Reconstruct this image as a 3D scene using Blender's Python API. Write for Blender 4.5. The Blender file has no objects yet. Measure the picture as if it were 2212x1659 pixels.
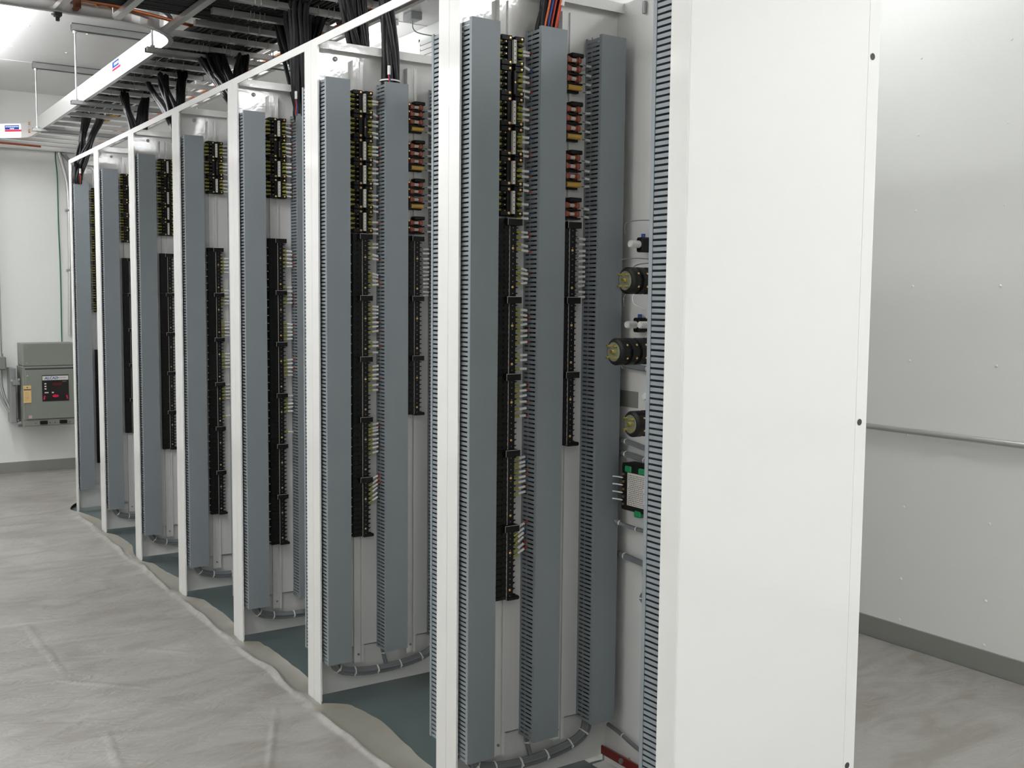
import bpy, math, random
from mathutils import Vector, Matrix, noise
random.seed(7)
R = math.radians
S = bpy.context.scene
COL = S.collection

# ------------------------------------------------------------------ camera
def make_camera():
    yaw, pitch, roll = R(33.68835), R(4.61774), R(0.54652)
    f = Vector((math.sin(yaw)*math.cos(pitch), math.cos(yaw)*math.cos(pitch), -math.sin(pitch)))
    r = Vector((math.cos(yaw), -math.sin(yaw), 0)); u = r.cross(f)
    r2 = r*math.cos(roll)+u*math.sin(roll); u2 = -r*math.sin(roll)+u*math.cos(roll)
    cd = bpy.data.cameras.new('camera'); co = bpy.data.objects.new('camera', cd); COL.objects.link(co)
    m = Matrix((r2, u2, -f)).transposed().to_4x4(); m.translation = Vector((-1.453, 0, 1.4294))
    co.matrix_world = m
    cd.sensor_width = 36; cd.lens = 2294.23/2212*36; cd.clip_start = .05; cd.clip_end = 60
    S.camera = co
make_camera()

# ------------------------------------------------------------------ world, lights, exposure
w = bpy.data.worlds.new('world'); S.world = w; w.use_nodes = True
w.node_tree.nodes['Background'].inputs[0].default_value = (.9, .95, 1, 1)
w.node_tree.nodes['Background'].inputs[1].default_value = 0.02
S.view_settings.view_transform = 'Standard'; S.view_settings.look = 'None'
S.view_settings.gamma = 1; S.view_settings.use_curve_mapping = False
S.view_settings.exposure = 1.05
CEIL = 3.0
# ceiling fixtures: (x0, x1, y0, y1, watts)
FIX = [(-.72, -.42, 5.75, 8.1, 8), (-1.05, -.75, 2.4, 3.7, 7), (-1.75, -1.45, -1.4, -.2, 7),
       (1.28, 1.58, -.75, .55, 13), (1.20, 1.42, 5.5, 6.7, 3), (-2.6, -2.3, 6.4, 8.4, 8), (1.45, 1.75, 2.5, 3.7, 4.4),  # last two are added, unseen: tray rail reflection, brighter right wall
       (-.15, .15, -2.6, -.8, 9), (1.28, 1.58, -4.6, -3.0, 29), (-2.7, -2.4, 1.4, 3.8, 7)]  # all added out of view as fill for side panel, right wall, posts

# ------------------------------------------------------------------ materials
def mat(name, col, rough=.5, metal=0, bump=0, bscale=50, var=0, vscale=3, coat=0, alpha=1, emit=None, spec=.5, ior=None):
    m = bpy.data.materials.new(name); m.use_nodes = True
    nt = m.node_tree; b = nt.nodes['Principled BSDF']
    b.inputs['Base Color'].default_value = (*col, 1); b.inputs['Roughness'].default_value = rough
    b.inputs['Metallic'].default_value = metal; b.inputs['Specular IOR Level'].default_value = spec
    if coat: b.inputs['Coat Weight'].default_value = coat; b.inputs['Coat Roughness'].default_value = .08
    if emit: b.inputs['Emission Color'].default_value = (*emit[0], 1); b.inputs['Emission Strength'].default_value = emit[1]
    tc = None
    if bump or var:
        tc = nt.nodes.new('ShaderNodeTexCoord')
    if bump:
        n = nt.nodes.new('ShaderNodeTexNoise'); n.inputs['Scale'].default_value = bscale; n.inputs['Detail'].default_value = 1
        bp = nt.nodes.new('ShaderNodeBump'); bp.inputs['Strength'].default_value = bump; bp.inputs['Distance'].default_value = .001
        nt.links.new(tc.outputs['Object'], n.inputs['Vector']); nt.links.new(n.outputs['Fac'], bp.inputs['Height'])
        nt.links.new(bp.outputs['Normal'], b.inputs['Normal'])
    if var:
        n = nt.nodes.new('ShaderNodeTexNoise'); n.inputs['Scale'].default_value = vscale; n.inputs['Detail'].default_value = 5
        mx = nt.nodes.new('ShaderNodeMix'); mx.data_type = 'RGBA'
        mx.inputs['A'].default_value = (*[c*(1-var) for c in col], 1); mx.inputs['B'].default_value = (*[min(1, c*(1+var)) for c in col], 1)
        nt.links.new(tc.outputs['Object'], n.inputs['Vector']); nt.links.new(n.outputs['Fac'], mx.inputs['Factor'])
        nt.links.new(mx.outputs['Result'], b.inputs['Base Color'])
    return m
M = {
 'rack': mat('gloss_white_paint', (.80, .79, .77), .07, bump=.12, bscale=70),
 'rackm': mat('white_paint', (.80, .79, .775), .35),
 'duct': mat('grey_plastic_duct', (.245, .272, .29), .42, var=.04, vscale=20),
 'duct_in': mat('duct_wires', (.035, .038, .045), .6),
 'black': mat('black_bakelite', (.008, .0075, .0075), .5, spec=.3),
 'brass': mat('brass', (.80, .52, .22), .28, 1),
 'plate': mat('zinc_plate', (.34, .35, .26), .35, .8),
 'stud': mat('yellow_zinc', (.62, .52, .16), .3, 1),
 'copper': mat('copper', (.62, .20, .09), .35, 1, var=.2, vscale=30),
 'lug': mat('yellow_green_lug', (.36, .34, .05), .5, var=.15, vscale=60),
 'white': mat('white_plastic', (.86, .85, .82), .4),
 'strip': mat('marker_white', (.72, .68, .62), .5),
 'red': mat('red_wire', (.65, .04, .025), .45),
 'orange': mat('orange_wire', (.75, .13, .03), .45),
 'blue': mat('blue_wire', (.03, .09, .35), .45),
 'greyw': mat('grey_wire', (.20, .21, .22), .5),
 'cable': mat('black_cable', (.012, .012, .013), .48, spec=.35),
 'fuse': mat('red_brown_fuse', (.34, .085, .045), .35),
 'glass': mat('fuse_glass', (.62, .56, .50), .25),
 'amber': mat('amber_resistor', (.55, .33, .06), .4),
 'green': mat('green_connector', (.02, .30, .12), .45),
 'alu': mat('aluminium', (.62, .61, .60), .36, .85, bump=.02, bscale=30),
 'galv': mat('galvanised', (.42, .43, .42), .42, .75, var=.12, vscale=18),
 'galvd': mat('dull_zinc', (.33, .34, .34), .5, .6),
 'cab': mat('grey_enamel', (.225, .235, .205), .42),
 'redbar': mat('red_bar', (.20, .016, .012), .4, var=.15, vscale=25),
 'tag': mat('manila_tag', (.75, .52, .22), .6),
 'base': mat('vinyl_base', (.26, .26, .24), .55),
 'gwire': mat('green_wire', (.02, .16, .09), .5),
 'yellow': mat('yellow_wire', (.8, .45, .03), .5),
 'lace': mat('waxed_lacing', (.42, .40, .36), .6),
 'hole': mat('dark_hole', (.05, .05, .055), .6),
 'diff': mat('diffuser', (.9, .9, .9), .5, emit=((1, 1, .98), 9)),
 'dark': mat('dark_display', (.016, .013, .013), .25),
 'pink': mat('pink_label', (.6, .35, .38), .5),
 'lblue': mat('label_blue', (.015, .07, .36), .85, spec=.1),
 'lred': mat('label_red', (.72, .03, .09), .85, spec=.1),
}
def wall_mat(name, col):
    m = mat(name, col, .42, bump=.25, bscale=160, var=.02, vscale=1.2); return m
M['wall'] = wall_mat('wall_paint', (.84, .845, .82))
M['ceil'] = mat('ceiling_panel', (.78, .77, .765), .24, bump=.8, bscale=6)
M['floor'] = mat('floor_paint', (.095, .128, .128), .38, var=.08, vscale=3)

def sheet_mat():
    m = bpy.data.materials.new('plastic_sheet'); m.use_nodes = True; nt = m.node_tree; b = nt.nodes['Principled BSDF']
    L = nt.links.new
    tc = nt.nodes.new('ShaderNodeTexCoord')
    mp = nt.nodes.new('ShaderNodeMapping'); mp.inputs['Rotation'].default_value = (0, 0, R(12)); mp.inputs['Scale'].default_value = (1.0, 2.4, 1)
    L(tc.outputs['Object'], mp.inputs['Vector'])
    n1 = nt.nodes.new('ShaderNodeTexNoise'); n1.inputs['Scale'].default_value = 3; n1.inputs['Detail'].default_value = 8; n1.inputs['Distortion'].default_value = 1.2
    n2 = nt.nodes.new('ShaderNodeTexNoise'); n2.inputs['Scale'].default_value = 1.1; n2.inputs['Detail'].default_value = 4
    L(mp.outputs['Vector'], n1.inputs['Vector']); L(tc.outputs['Object'], n2.inputs['Vector'])
    r1 = nt.nodes.new('ShaderNodeValToRGB')
    r1.color_ramp.elements[0].position = .36; r1.color_ramp.elements[0].color = (.29, .27, .238, 1)
    r1.color_ramp.elements[1].position = .66; r1.color_ramp.elements[1].color = (.375, .365, .338, 1)
    e = r1.color_ramp.elements.new(.50); e.color = (.335, .323, .295, 1)
    L(n1.outputs['Fac'], r1.inputs['Fac'])
    mx = nt.nodes.new('ShaderNodeMix'); mx.data_type = 'RGBA'; mx.blend_type = 'MULTIPLY'; mx.inputs['Factor'].default_value = .5
    r2 = nt.nodes.new('ShaderNodeValToRGB'); r2.color_ramp.elements[0].position = .35; r2.color_ramp.elements[0].color = (.80, .78, .74, 1)
    r2.color_ramp.elements[1].position = .65; r2.color_ramp.elements[1].color = (1, 1, 1, 1)
    L(n2.outputs['Fac'], r2.inputs['Fac']); L(r1.outputs['Color'], mx.inputs['A']); L(r2.outputs['Color'], mx.inputs['B'])
    L(mx.outputs['Result'], b.inputs['Base Color'])
    b.inputs['Roughness'].default_value = .42
    w1 = nt.nodes.new('ShaderNodeTexNoise'); w1.inputs['Scale'].default_value = 7; w1.inputs['Detail'].default_value = 7; w1.inputs['Distortion'].default_value = 2.2
    L(mp.outputs['Vector'], w1.inputs['Vector'])
    bp = nt.nodes.new('ShaderNodeBump'); bp.inputs['Strength'].default_value = .35; bp.inputs['Distance'].default_value = .012
    L(w1.outputs['Fac'], bp.inputs['Height']); L(bp.outputs['Normal'], b.inputs['Normal'])
    return m
M['sheet'] = sheet_mat()
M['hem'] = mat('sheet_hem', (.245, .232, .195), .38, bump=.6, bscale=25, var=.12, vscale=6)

# ------------------------------------------------------------------ mesh helpers
class MB:
    def __init__(s): s.v = []; s.f = []; s.m = []; s.s = []; s.mats = []
    def mi(s, m):
        if m not in s.mats: s.mats.append(m)
        return s.mats.index(m)
    def add(s, vs, fs, m, smooth=False):
        o = len(s.v); k = s.mi(m); s.v += [tuple(p) for p in vs]
        for f in fs: s.f.append(tuple(i+o for i in f)); s.m.append(k); s.s.append(smooth)
        return s
    def box(s, x0, x1, y0, y1, z0, z1, m):
        vs = [(x, y, z) for x in (x0, x1) for y in (y0, y1) for z in (z0, z1)]
        return s.add(vs, [(0, 1, 3, 2), (4, 6, 7, 5), (0, 4, 5, 1), (2, 3, 7, 6), (0, 2, 6, 4), (1, 5, 7, 3)], m)
    def bbox(s, x0, x1, y0, y1, z0, z1, m, b=.004):   # bevelled box: outer shell with chamfered edges
        b = min(b, (x1-x0)*.45, (y1-y0)*.45, (z1-z0)*.45)
        vs = []; fs = []
        X = (x0, x0+b, x1-b, x1); Y = (y0, y0+b, y1-b, y1); Z = (z0, z0+b, z1-b, z1)
        idx = {}
        def V(i, j, k):
            if (i, j, k) not in idx: idx[(i, j, k)] = len(vs); vs.append((X[i], Y[j], Z[k]))
            return idx[(i, j, k)]
        for a in (0, 3):
            fs.append([V(a, 1, 1), V(a, 2, 1), V(a, 2, 2), V(a, 1, 2)][::(1 if a else -1)])
            fs.append([V(1, a, 1), V(2, a, 1), V(2, a, 2), V(1, a, 2)][::(-1 if a else 1)])
            fs.append([V(1, 1, a), V(2, 1, a), V(2, 2, a), V(1, 2, a)][::(1 if a else -1)])
        for a, ia in ((0, 1), (3, 2)):
            for c, ic in ((0, 1), (3, 2)):
                fs.append([V(a, ic, 1), V(a, ic, 2), V(ia, c, 2), V(ia, c, 1)])
                fs.append([V(a, 1, ic), V(a, 2, ic), V(ia, 2, c), V(ia, 1, c)])
                fs.append([V(1, a, ic), V(2, a, ic), V(2, ia, c), V(1, ia, c)])
                for e, ie in ((0, 1), (3, 2)):
                    if True: pass
        for a, ia in ((0, 1), (3, 2)):
            for c, ic in ((0, 1), (3, 2)):
                for e, ie in ((0, 1), (3, 2)):
                    fs.append([V(a, ic, ie), V(ia, c, ie), V(ia, ic, e)])
        return s.add(vs, fs, m)
    def cyl(s, p, q, r, m, n=12, r2=None, cap=True, smooth=True):
        p = Vector(p); q = Vector(q); d = (q-p).normalized(); r2 = r if r2 is None else r2
        a = d.orthogonal().normalized(); b = d.cross(a)
        vs = []
        for c, rr in ((p, r), (q, r2)):
            for i in range(n):
                t = 2*math.pi*i/n; vs.append(c+rr*(math.cos(t)*a+math.sin(t)*b))
        s.add(vs, [(i, (i+1) % n, n+(i+1) % n, n+i) for i in range(n)], m, smooth)
        if cap: s.add(vs, [tuple(range(n))[::-1], tuple(range(n, 2*n))], m)
        return s
    def tube(s, pts, r, m, n=8, cap=True):
        pts = [Vector(p) for p in pts]; k = len(pts); vs = []
        d = (pts[1]-pts[0]).normalized(); a = d.orthogonal().normalized()
        for i, p in enumerate(pts):
            t = (pts[min(i+1, k-1)]-pts[max(i-1, 0)])
            if t.length > 1e-9: d = t.normalized()
            a = (a-d*a.dot(d)); a = a.normalized() if a.length > 1e-6 else d.orthogonal().normalized()
            b = d.cross(a)
            rr = r[i] if isinstance(r, (list, tuple)) else r
            for j in range(n):
                th = 2*math.pi*j/n; vs.append(p+rr*(math.cos(th)*a+math.sin(th)*b))
        fs = [(i*n+j, i*n+(j+1) % n, (i+1)*n+(j+1) % n, (i+1)*n+j) for i in range(k-1) for j in range(n)]
        s.add(vs, fs, m, True)
        if cap: s.add(vs, [tuple(range(n))[::-1], tuple(range((k-1)*n, k*n))], m)
        return s
    def lathe(s, axis_p, axis_d, prof, m, n=20):    # prof: list of (t along axis, radius)
        p = Vector(axis_p); d = Vector(axis_d).normalized(); a = d.orthogonal().normalized(); b = d.cross(a); vs = []
        for t, r in prof:
            for j in range(n):
                th = 2*math.pi*j/n; vs.append(p+d*t+r*(math.cos(th)*a+math.sin(th)*b))
        k = len(prof)
        return s.add(vs, [(i*n+j, i*n+(j+1) % n, (i+1)*n+(j+1) % n, (i+1)*n+j) for i in range(k-1) for j in range(n)], m, False)
    def data(s, name):
        me = bpy.data.meshes.new(name); me.from_pydata(s.v, [], s.f)
        for m in s.mats: me.materials.append(m)
        me.polygons.foreach_set('material_index', s.m); me.polygons.foreach_set('use_smooth', s.s); me.update()
        return me
def inst(name, me, parent=None, loc=(0, 0, 0), rot=(0, 0, 0), label=None):
    o = bpy.data.objects.new(name, me); COL.objects.link(o); o.location = loc; o.rotation_euler = rot
    if parent: o.parent = parent
    if label: o['label'] = label
    return o
def part(name, mb, parent=None, label=None, loc=(0, 0, 0)): return inst(name, mb.data(name), parent, loc, label=label)
def thing(name, label, cat, loc=(0, 0, 0), group=None):
    o = bpy.data.objects.new(name, None); COL.objects.link(o); o.location = loc; o.empty_display_size = .1
    o['label'] = label; o['category'] = cat
    if group: o['group'] = group
    return o
def tag(o, label, cat, group=None):
    o['label'] = label; o['category'] = cat
    if group: o['group'] = group
    return o
def struct(name, mb, label=None):
    o = part(name, mb); o['kind'] = 'structure'
    if label: o['label'] = label
    return o
def smooth_path(pts, n=8):       # Catmull-Rom through the points
    P = [Vector(p) for p in pts]; P = [P[0]*2-P[1]]+P+[P[-1]*2-P[-2]]; out = []
    for i in range(1, len(P)-2):
        a, b, c, d = P[i-1:i+3]
        for k in range(n):
            t = k/n; out.append(.5*((2*b)+(c-a)*t+(2*a-5*b+4*c-d)*t*t+(3*b-a-3*c+d)*t**3))
    out.append(P[-2]); return out

# ------------------------------------------------------------------ room shell
XW, YF, XL, YB = 2.3, 9.167, -3.0, -7.0
def screws_yz(mb, x, ylist, zlist, m):
    for y in ylist:
        for z in zlist: mb.lathe((x, y, z), (-1, 0, 0), [(0, .006), (.0015, .0055), (.0025, .003), (.0028, .0001)], m, 8)
mb = MB().box(XW, XW+.1, YB, YF+.1, 0, CEIL, M['wall'])
screws_yz(mb, XW, [2.323+.381*i for i in range(-8, 18)], [.11]+[.283+.3025*i for i in range(9)], M['wall'])
struct('wall_right', mb, 'white panelled wall on the right with rows of screw heads')
struct('wall_far', MB().box(XL, XW, YF, YF+.1, 0, CEIL, M['wall']))
struct('wall_left', MB().box(XL-.1, XL, YB, YF+.1, 0, CEIL, M['wall']))
struct('wall_back', MB().box(XL, XW, YB-.1, YB, 0, CEIL, M['wall']))
struct('floor', MB().box(XL-.1, XW+.1, YB-.1, YF+.1, -.1, 0, M['floor']), 'blue-green painted floor')
mb = MB().box(XL-.1, XW+.1, YB-.1, YF+.1, CEIL, CEIL+.1, M['ceil'])
for xx in [-2.6+.33*i for i in range(15)]:
    for yy in [y*.61+.2 for y in range(6, 15)]:
        mb.lathe((xx, yy, CEIL), (0, 0, -1), [(0, .009), (.003, .008), (.005, .004), (.0055, .0001)], M['white'], 8)
for yy in (3.1, 5.54, 7.98): mb.box(XL, XW, yy-.004, yy+.004, CEIL-.003, CEIL, M['ceil'])
struct('ceiling', mb)
struct('baseboard_right', MB().bbox(XW-.006, XW, YB, YF, 0, .092, M['base'], .002))
struct('baseboard_far', MB().bbox(XL, XW-.006, YF-.006, YF, 0, .092, M['base'], .002))
struct('baseboard_left', MB().bbox(XL, XL+.006, YB, YF-.006, 0, .092, M['base'], .002))

# ceiling lights
FL = ['long ceiling light over the far end of the aisle, top left corner of the photo', 'ceiling light over the middle of the aisle beside the cable tray',
      'ceiling light over the near end of the aisle, behind the camera', 'ceiling light over the passage between the near rack end and the right wall',
      'ceiling light behind the racks, in front of the air duct', 'added unseen ceiling light at the far left, for a reflection in the curved tray rail', 'added unseen ceiling light over the passage beside the nearest rack, brightening the right wall', 'added unseen fill light behind the camera, in line with the rack row', 'added unseen fill light far behind the camera on the right', 'added unseen fill light along the left wall, left of the camera']
for (x0, x1, y0, y1, wt), lb in zip(FIX, FL):
    t = thing('ceiling_light', lb, 'ceiling light', ((x0+x1)/2, (y0+y1)/2, CEIL), 'strip lights on the ceiling')
    cx, cy = (x0+x1)/2, (y0+y1)/2; a, b = (x1-x0)/2, (y1-y0)/2
    part('housing', MB().bbox(-a, a, -b, b, -.035, 0, M['rackm'], .006), t)
    dm = mat('lit_diffuser', (.9, .9, .9), .5, emit=((.965, .985, 1), wt))
    part('diffuser', MB().bbox(-a+.012, a-.012, -b+.012, b-.012, -.105, -.036, dm, .03), t)

# ------------------------------------------------------------------ plastic sheets on the floor
EDGE = [(-3.0, .06), (1.0, .05), (1.56, .03), (2.3, .035), (2.75, .07), (2.9, .085), (3.06, .10), (3.28, .082), (3.39, .0), (3.46, .0), (3.55, .052), (3.7, .056), (3.88, .055), (4.1, .055),
        (4.18, .0), (4.25, .0), (4.35, .045), (4.52, .05), (4.8, .045), (4.96, .0), (5.03, .0), (5.13, .06), (5.57, .03), (5.75, .0), (5.83, .0), (6.1, .04), (6.4, .03), (6.55, .0), (6.62, .0), (6.8, .05),
        (7.2, .0), (7.36, -.03), (7.7, .12), (9.15, .5)]
def edge_x(y):
    for (a, xa), (b, xb) in zip(EDGE, EDGE[1:]):
        if a <= y <= b:
            t = (y-a)/(b-a); t = t*t*(3-2*t); return xa+(xb-xa)*t
    return EDGE[-1][1]
YS = [7.3348, 6.57372, 5.77886, 4.98488, 4.20342, 3.41557, 2.49313, 1.5659]
FOLDS = [(-2.2, 3.62, -.26, 3.73, .009), (-.72, 4.105, -.46, 3.857, .008), (-.69, 4.17, -.70, 4.87, .007), (-1.4, 3.2, -.70, 3.68, .007), (-.36, 4.30, -.23, 4.17, .007),
         (-.72, 3.1, -.68, 3.55, .007), (-1.3, 5.0, -.25, 4.85, .006), (-1.2, 2.9, -.15, 3.15, .007), (-.5, 2.6, -.15, 3.4, .008), (-2.4, 5.6, -.3, 5.9, .006)]
def sheet(xa, xbf, y0, y1, nx, ny, curl, clear):
    vs = []; fs = []
    ylist = []; y = y0
    while y < y1:
        ylist.append(y); y += ny*(1 if 2.2 < y < 5.6 else 3 if y >= 5.6 else 12)
    ylist.append(y1); ny = len(ylist)-1
    for j, y in enumerate(ylist):
        xb = xbf(y)
        for i in range(nx+1):
            u = i/nx; u = 1-(1-u)**2.0 if curl else u
            x = xa+(xb-xa)*u
            h = .004+.004*noise.noise((x*1.3, y*1.1, 3))+.003*abs(noise.noise((x*5+y*2, y*3-x, 7)))
            for (fa, fb, fc, fd, hh) in FOLDS:      # sharp fold lines
                dx, dy = fc-fa, fd-fb; LL = dx*dx+dy*dy; tt = ((x-fa)*dx+(y-fb)*dy)/LL
                if -.05 < tt < 1.05:
                    dd = abs((x-fa)*dy-(y-fb)*dx)/math.sqrt(LL)+.004*noise.noise((x*3, y*3, 9))
                    h += hh*max(0, 1-abs(dd)/.010)*min(1, max(0, (tt+.05)*6), max(0, (1.05-tt)*6))
            if curl:
                e = max(0, 1-(xb-x)/.10)
                near = min(abs(y-q) for q in YS)
                h += .022*e*e*min(1, near/.2)+.004*e*noise.noise((1, y*14, 2))
                h += .007*max(0, 1-(xb-x)/.05)*max(0, 1-near/.16)
                h += (.013+.010*noise.noise((4, y*6, 0)))*math.exp(-((x+.030+.030*noise.noise((2, y*3.3, 0)))/.010)**2)*min(1, near/.22)*(1 if y < 7.1 else 0)
            vs.append((x, y, max(.0015, h)))
    for j in range(ny):
        for i in range(nx):
            a = j*(nx+1)+i; fs.append((a, a+1, a+nx+2, a+nx+1))
    mb = MB().add(vs, fs, M['sheet'], True)
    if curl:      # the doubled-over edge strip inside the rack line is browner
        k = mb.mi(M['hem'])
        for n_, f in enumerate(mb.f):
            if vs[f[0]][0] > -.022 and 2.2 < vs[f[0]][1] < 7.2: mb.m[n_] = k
    return mb
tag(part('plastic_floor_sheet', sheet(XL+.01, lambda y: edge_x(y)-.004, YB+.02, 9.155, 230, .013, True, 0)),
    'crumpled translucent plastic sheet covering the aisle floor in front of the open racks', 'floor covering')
tag(part('plastic_floor_sheet', sheet(.66, lambda y: XW-.012-.008*noise.noise((y*2, 0, 0)), YB+.02, 9.155, 40, .05, False, 0)),
    'plastic sheet covering the passage floor along the right wall', 'floor covering')

# ------------------------------------------------------------------ wire duct meshes
DW = .085
def duct_parts(L, d, m=M['duct']):
    b = MB(); pitch = .0127; t = .0018
    b.box(0, DW, -.002, 0, 0, L, m)
    for x0 in (0, DW-t):
        b.box(x0, x0+t, -.009, -.002, 0, L, m)
        w0 = -(d*.36); b.box(x0+.0003, x0+t-.0003, w0-.0035, w0, 0, L, m)
        n = int((L-.006)/pitch)
        for i in range(n+1):
            z = i*pitch; b.box(x0, x0+t, -(d-.009), -.009, z, min(z+.0080, L), m)
        b.box(x0, x0+t, -(d-.002), -(d-.009), 0, L, m)
    body = b.data('duct_body')
    c = MB(); c.box(-.001, DW+.001, -d, -d+.002, -.001, L+.001, m)
    for x0 in (-.0014, DW-.0008): c.box(x0, x0+.0022, -d+.0005, -d+.0115, -.001, L+.001, m)
    cover = c.data('duct_cover')
    wv = MB()
    rr = random.Random(int(d*1000+L*100))
    for i in range(5):
        x = .014+.0145*i; y = -.018-(d-.04)*(.2+.6*rr.random())
        pts = [(x+rr.uniform(-.004, .004), y+rr.uniform(-.008, .008), z) for z in [.02+(L-.04)*k/9 for k in range(10)]]
        wv.tube(pts, .0075, M['duct_in'], 6)
    wires = wv.data('duct_wires')
    return body, cover, wires
DUCT_A = duct_parts(1.995, .077); DUCT_C = duct_parts(1.995, .093); DUCT_B = duct_parts(1.995, .135)
def duct(parent, x, y, z, kind=DUCT_A, flip=False):
    o = inst('wire_duct', kind[0], parent, (x+(DW if flip else 0), y, z), (0, 0, math.pi if flip else 0))
    inst('duct_cover', kind[1], o); inst('wire_fill', kind[2], o)
    return o

# ------------------------------------------------------------------ terminal block meshes
def block_a():        # short switching block: 4 positions, end screws, 80 mm high
    b = MB(); k = M['black']
    b.box(.024, .034, -.030, 0, .001, .0785, k); b.box(.048, .056, -.028, 0, .001, .0785, k)
    for i in range(4):
        z = .0125+i*.0163
        b.bbox(.010, .026, -.028, -.004, z-.0035, z+.0065, k, .002); b.bbox(.052, .063, -.027, -.004, z-.0035, z+.0065, k, .002)
        b.cyl((.019, -.027, z+.0015), (.019, -.0290, z+.0015), .0015, M['brass'], 6)
    b.box(0, .075, -.014, 0, .002, .077, k); b.box(.034, .042, -.024, 0, .001, .0785, k)
    for i in range(5):
        z = .0065+i*.0163
        b.box(-.002, .012, -.026, 0, z, z+.0035, k); b.box(.060, .077, -.026, 0, z, z+.0035, k)
    for z in (.001, .0665):
        b.box(.002, .034, -.034, 0, z, z+.012, k); b.box(.046, .074, -.034, 0, z, z+.012, k)
    return b.data('block_body')
def block_b(h, n):
    b = MB(); k = M['black']; p = h/n
    b.box(.000, .034, -.028, 0, 0, h-.001, k); b.box(.037, .058, -.028, 0, 0, h-.001, k); b.box(.030, .040, -.020, 0, 0, h-.001, k)
    for i in range(n):
        z = i*p+p*.5
        b.add([(.056, -.026, z-.0035), (.056, -.026, z+.0035), (.056, -.002, z-.0035), (.056, -.002, z+.0035), (.074, -.015, z-.0006), (.074, -.015, z+.0006)],
              [(0, 1, 5, 4), (2, 4, 5, 3), (0, 4, 2), (1, 3, 5), (0, 2, 3, 1)], k)
        b.box(-.001, .012, -.033, -.026, z-.002, z+.002, k); b.box(.018, .033, -.031, -.026, z-.0035, z+.0035, k)
        b.cyl((.0475, -.026, z), (.0475, -.0285, z), .0018, M['galvd'], 6)
    b.box(.0352, .0362, -.0295, -.02, 0, h-.001, M['strip'])
    return b.data('block_body')
def bracket():
    b = MB(); b.box(.022, .070, -.040, -.004, 0, .018, M['black']); 
    for a in ((.022, .068, .0175, .0185), (.022, .0230, 0, .018)): b.box(a[0], a[1], -.0408, -.0400, a[2], a[3], M['strip'])
    return b.data('label_holder')
def end_cap():
    return MB().bbox(.036, .078, -.034, 0, 0, .011, M['black'], .003).data('end_cap')
SCREW = MB().lathe((0, 0, 0), (0, -1, 0), [(0, .0042), (.0018, .0040), (.003, .0022), (.0031, .0001)], M['brass'], 10).data('screw')
LUG = MB().cyl((-.008, 0, 0), (.007, 0, 0), .0042, M['lug'], 8).box(-.010, -.006, -.003, .003, -.005, .005, M['lug']).data('ring_lug')
def strip_mesh():
    b = MB().box(0, .0085, -.0375, -.028, .004, .066, M['strip'])
    for i in range(5): b.cyl((.0042, -.0372, .012+i*.0118), (.0042, -.0380, .012+i*.0118), .0016, M['hole'], 6)
    return b.data('marker_strip')
STRIP = strip_mesh()
def strip_dark():
    b = MB().box(0, .004, -.0345, -.028, .004, .066, M['hole']); b.cyl((.002, -.034, .035), (.002, -.036, .035), .0026, M['brass'], 8); return b.data('marker_strip')
STRIPD = strip_dark()
BA = block_a(); BR = bracket(); EC = end_cap()
BB = {}
def get_bb(h, n):
    if (h, n) not in BB: BB[(h, n)] = block_b(h, n)
    return BB[(h, n)]
def sleeve_mesh(tip, L=.023):
    b = MB().cyl((0, 0, 0), (L, 0, 0), .0038, M['white'], 8)
    if tip == 'plain': b.tube([(-.010, 0, 0), (0, 0, 0)], .0016, M['greyw'], 5); tip = None
    else: b.cyl((-.016, 0, 0), (0, 0, 0), .0034, M['lug'], 7)
    if tip: b.tube([(L, 0, 0), (L+.008, .000, 0), (L+.016, .004, 0)], .0021, M[tip], 6)
    else: b.tube([(L, 0, 0), (L+.010, .004, 0)], .0012, M['greyw'], 5)
    return b.data('wire_sleeve')
SL = {k: sleeve_mesh(k) for k in ('red', 'blue', 'orange', None, 'plain')}
TICK = MB().cyl((0, 0, 0), (-.020, 0, 0), .0020, M['white'], 6).data('wire_sleeve')
def fuse_mesh():
    b = MB().box(0, .068, -.012, 0, 0, .021, M['black']); b.box(0, .075, -.020, 0, -.002, .0025, M['black'])
    b.cyl((.010, -.024, .012), (.028, -.024, .012), .0082, M['fuse'], 12); b.cyl((.046, -.024, .012), (.062, -.024, .012), .0082, M['fuse'], 12)
    b.cyl((.028, -.024, .012), (.046, -.024, .012), .0058, M['glass'], 12)
    for x in (.012, .050): b.box(x, x+.004, -.034, -.01, .004, .020, M['fuse'])
    b.cyl((.006, -.03, .018), (.006, -.034, .018), .003, M['brass'], 8)
    return b.data('fuse_holder')
FUSE = fuse_mesh()
RES = MB().cyl((.016, -.026, .010), (.064, -.026, .010), .0078, M['amber'], 14).box(0, .066, -.014, 0, -.002, .018, M['black']).box(.006, .014, -.030, -.01, .001, .018, M['black']).data('resistor')
CAPB = MB().bbox(.030, .072, -.030, 0, 0, .012, M['black'], .002).data('end_cap')

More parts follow.
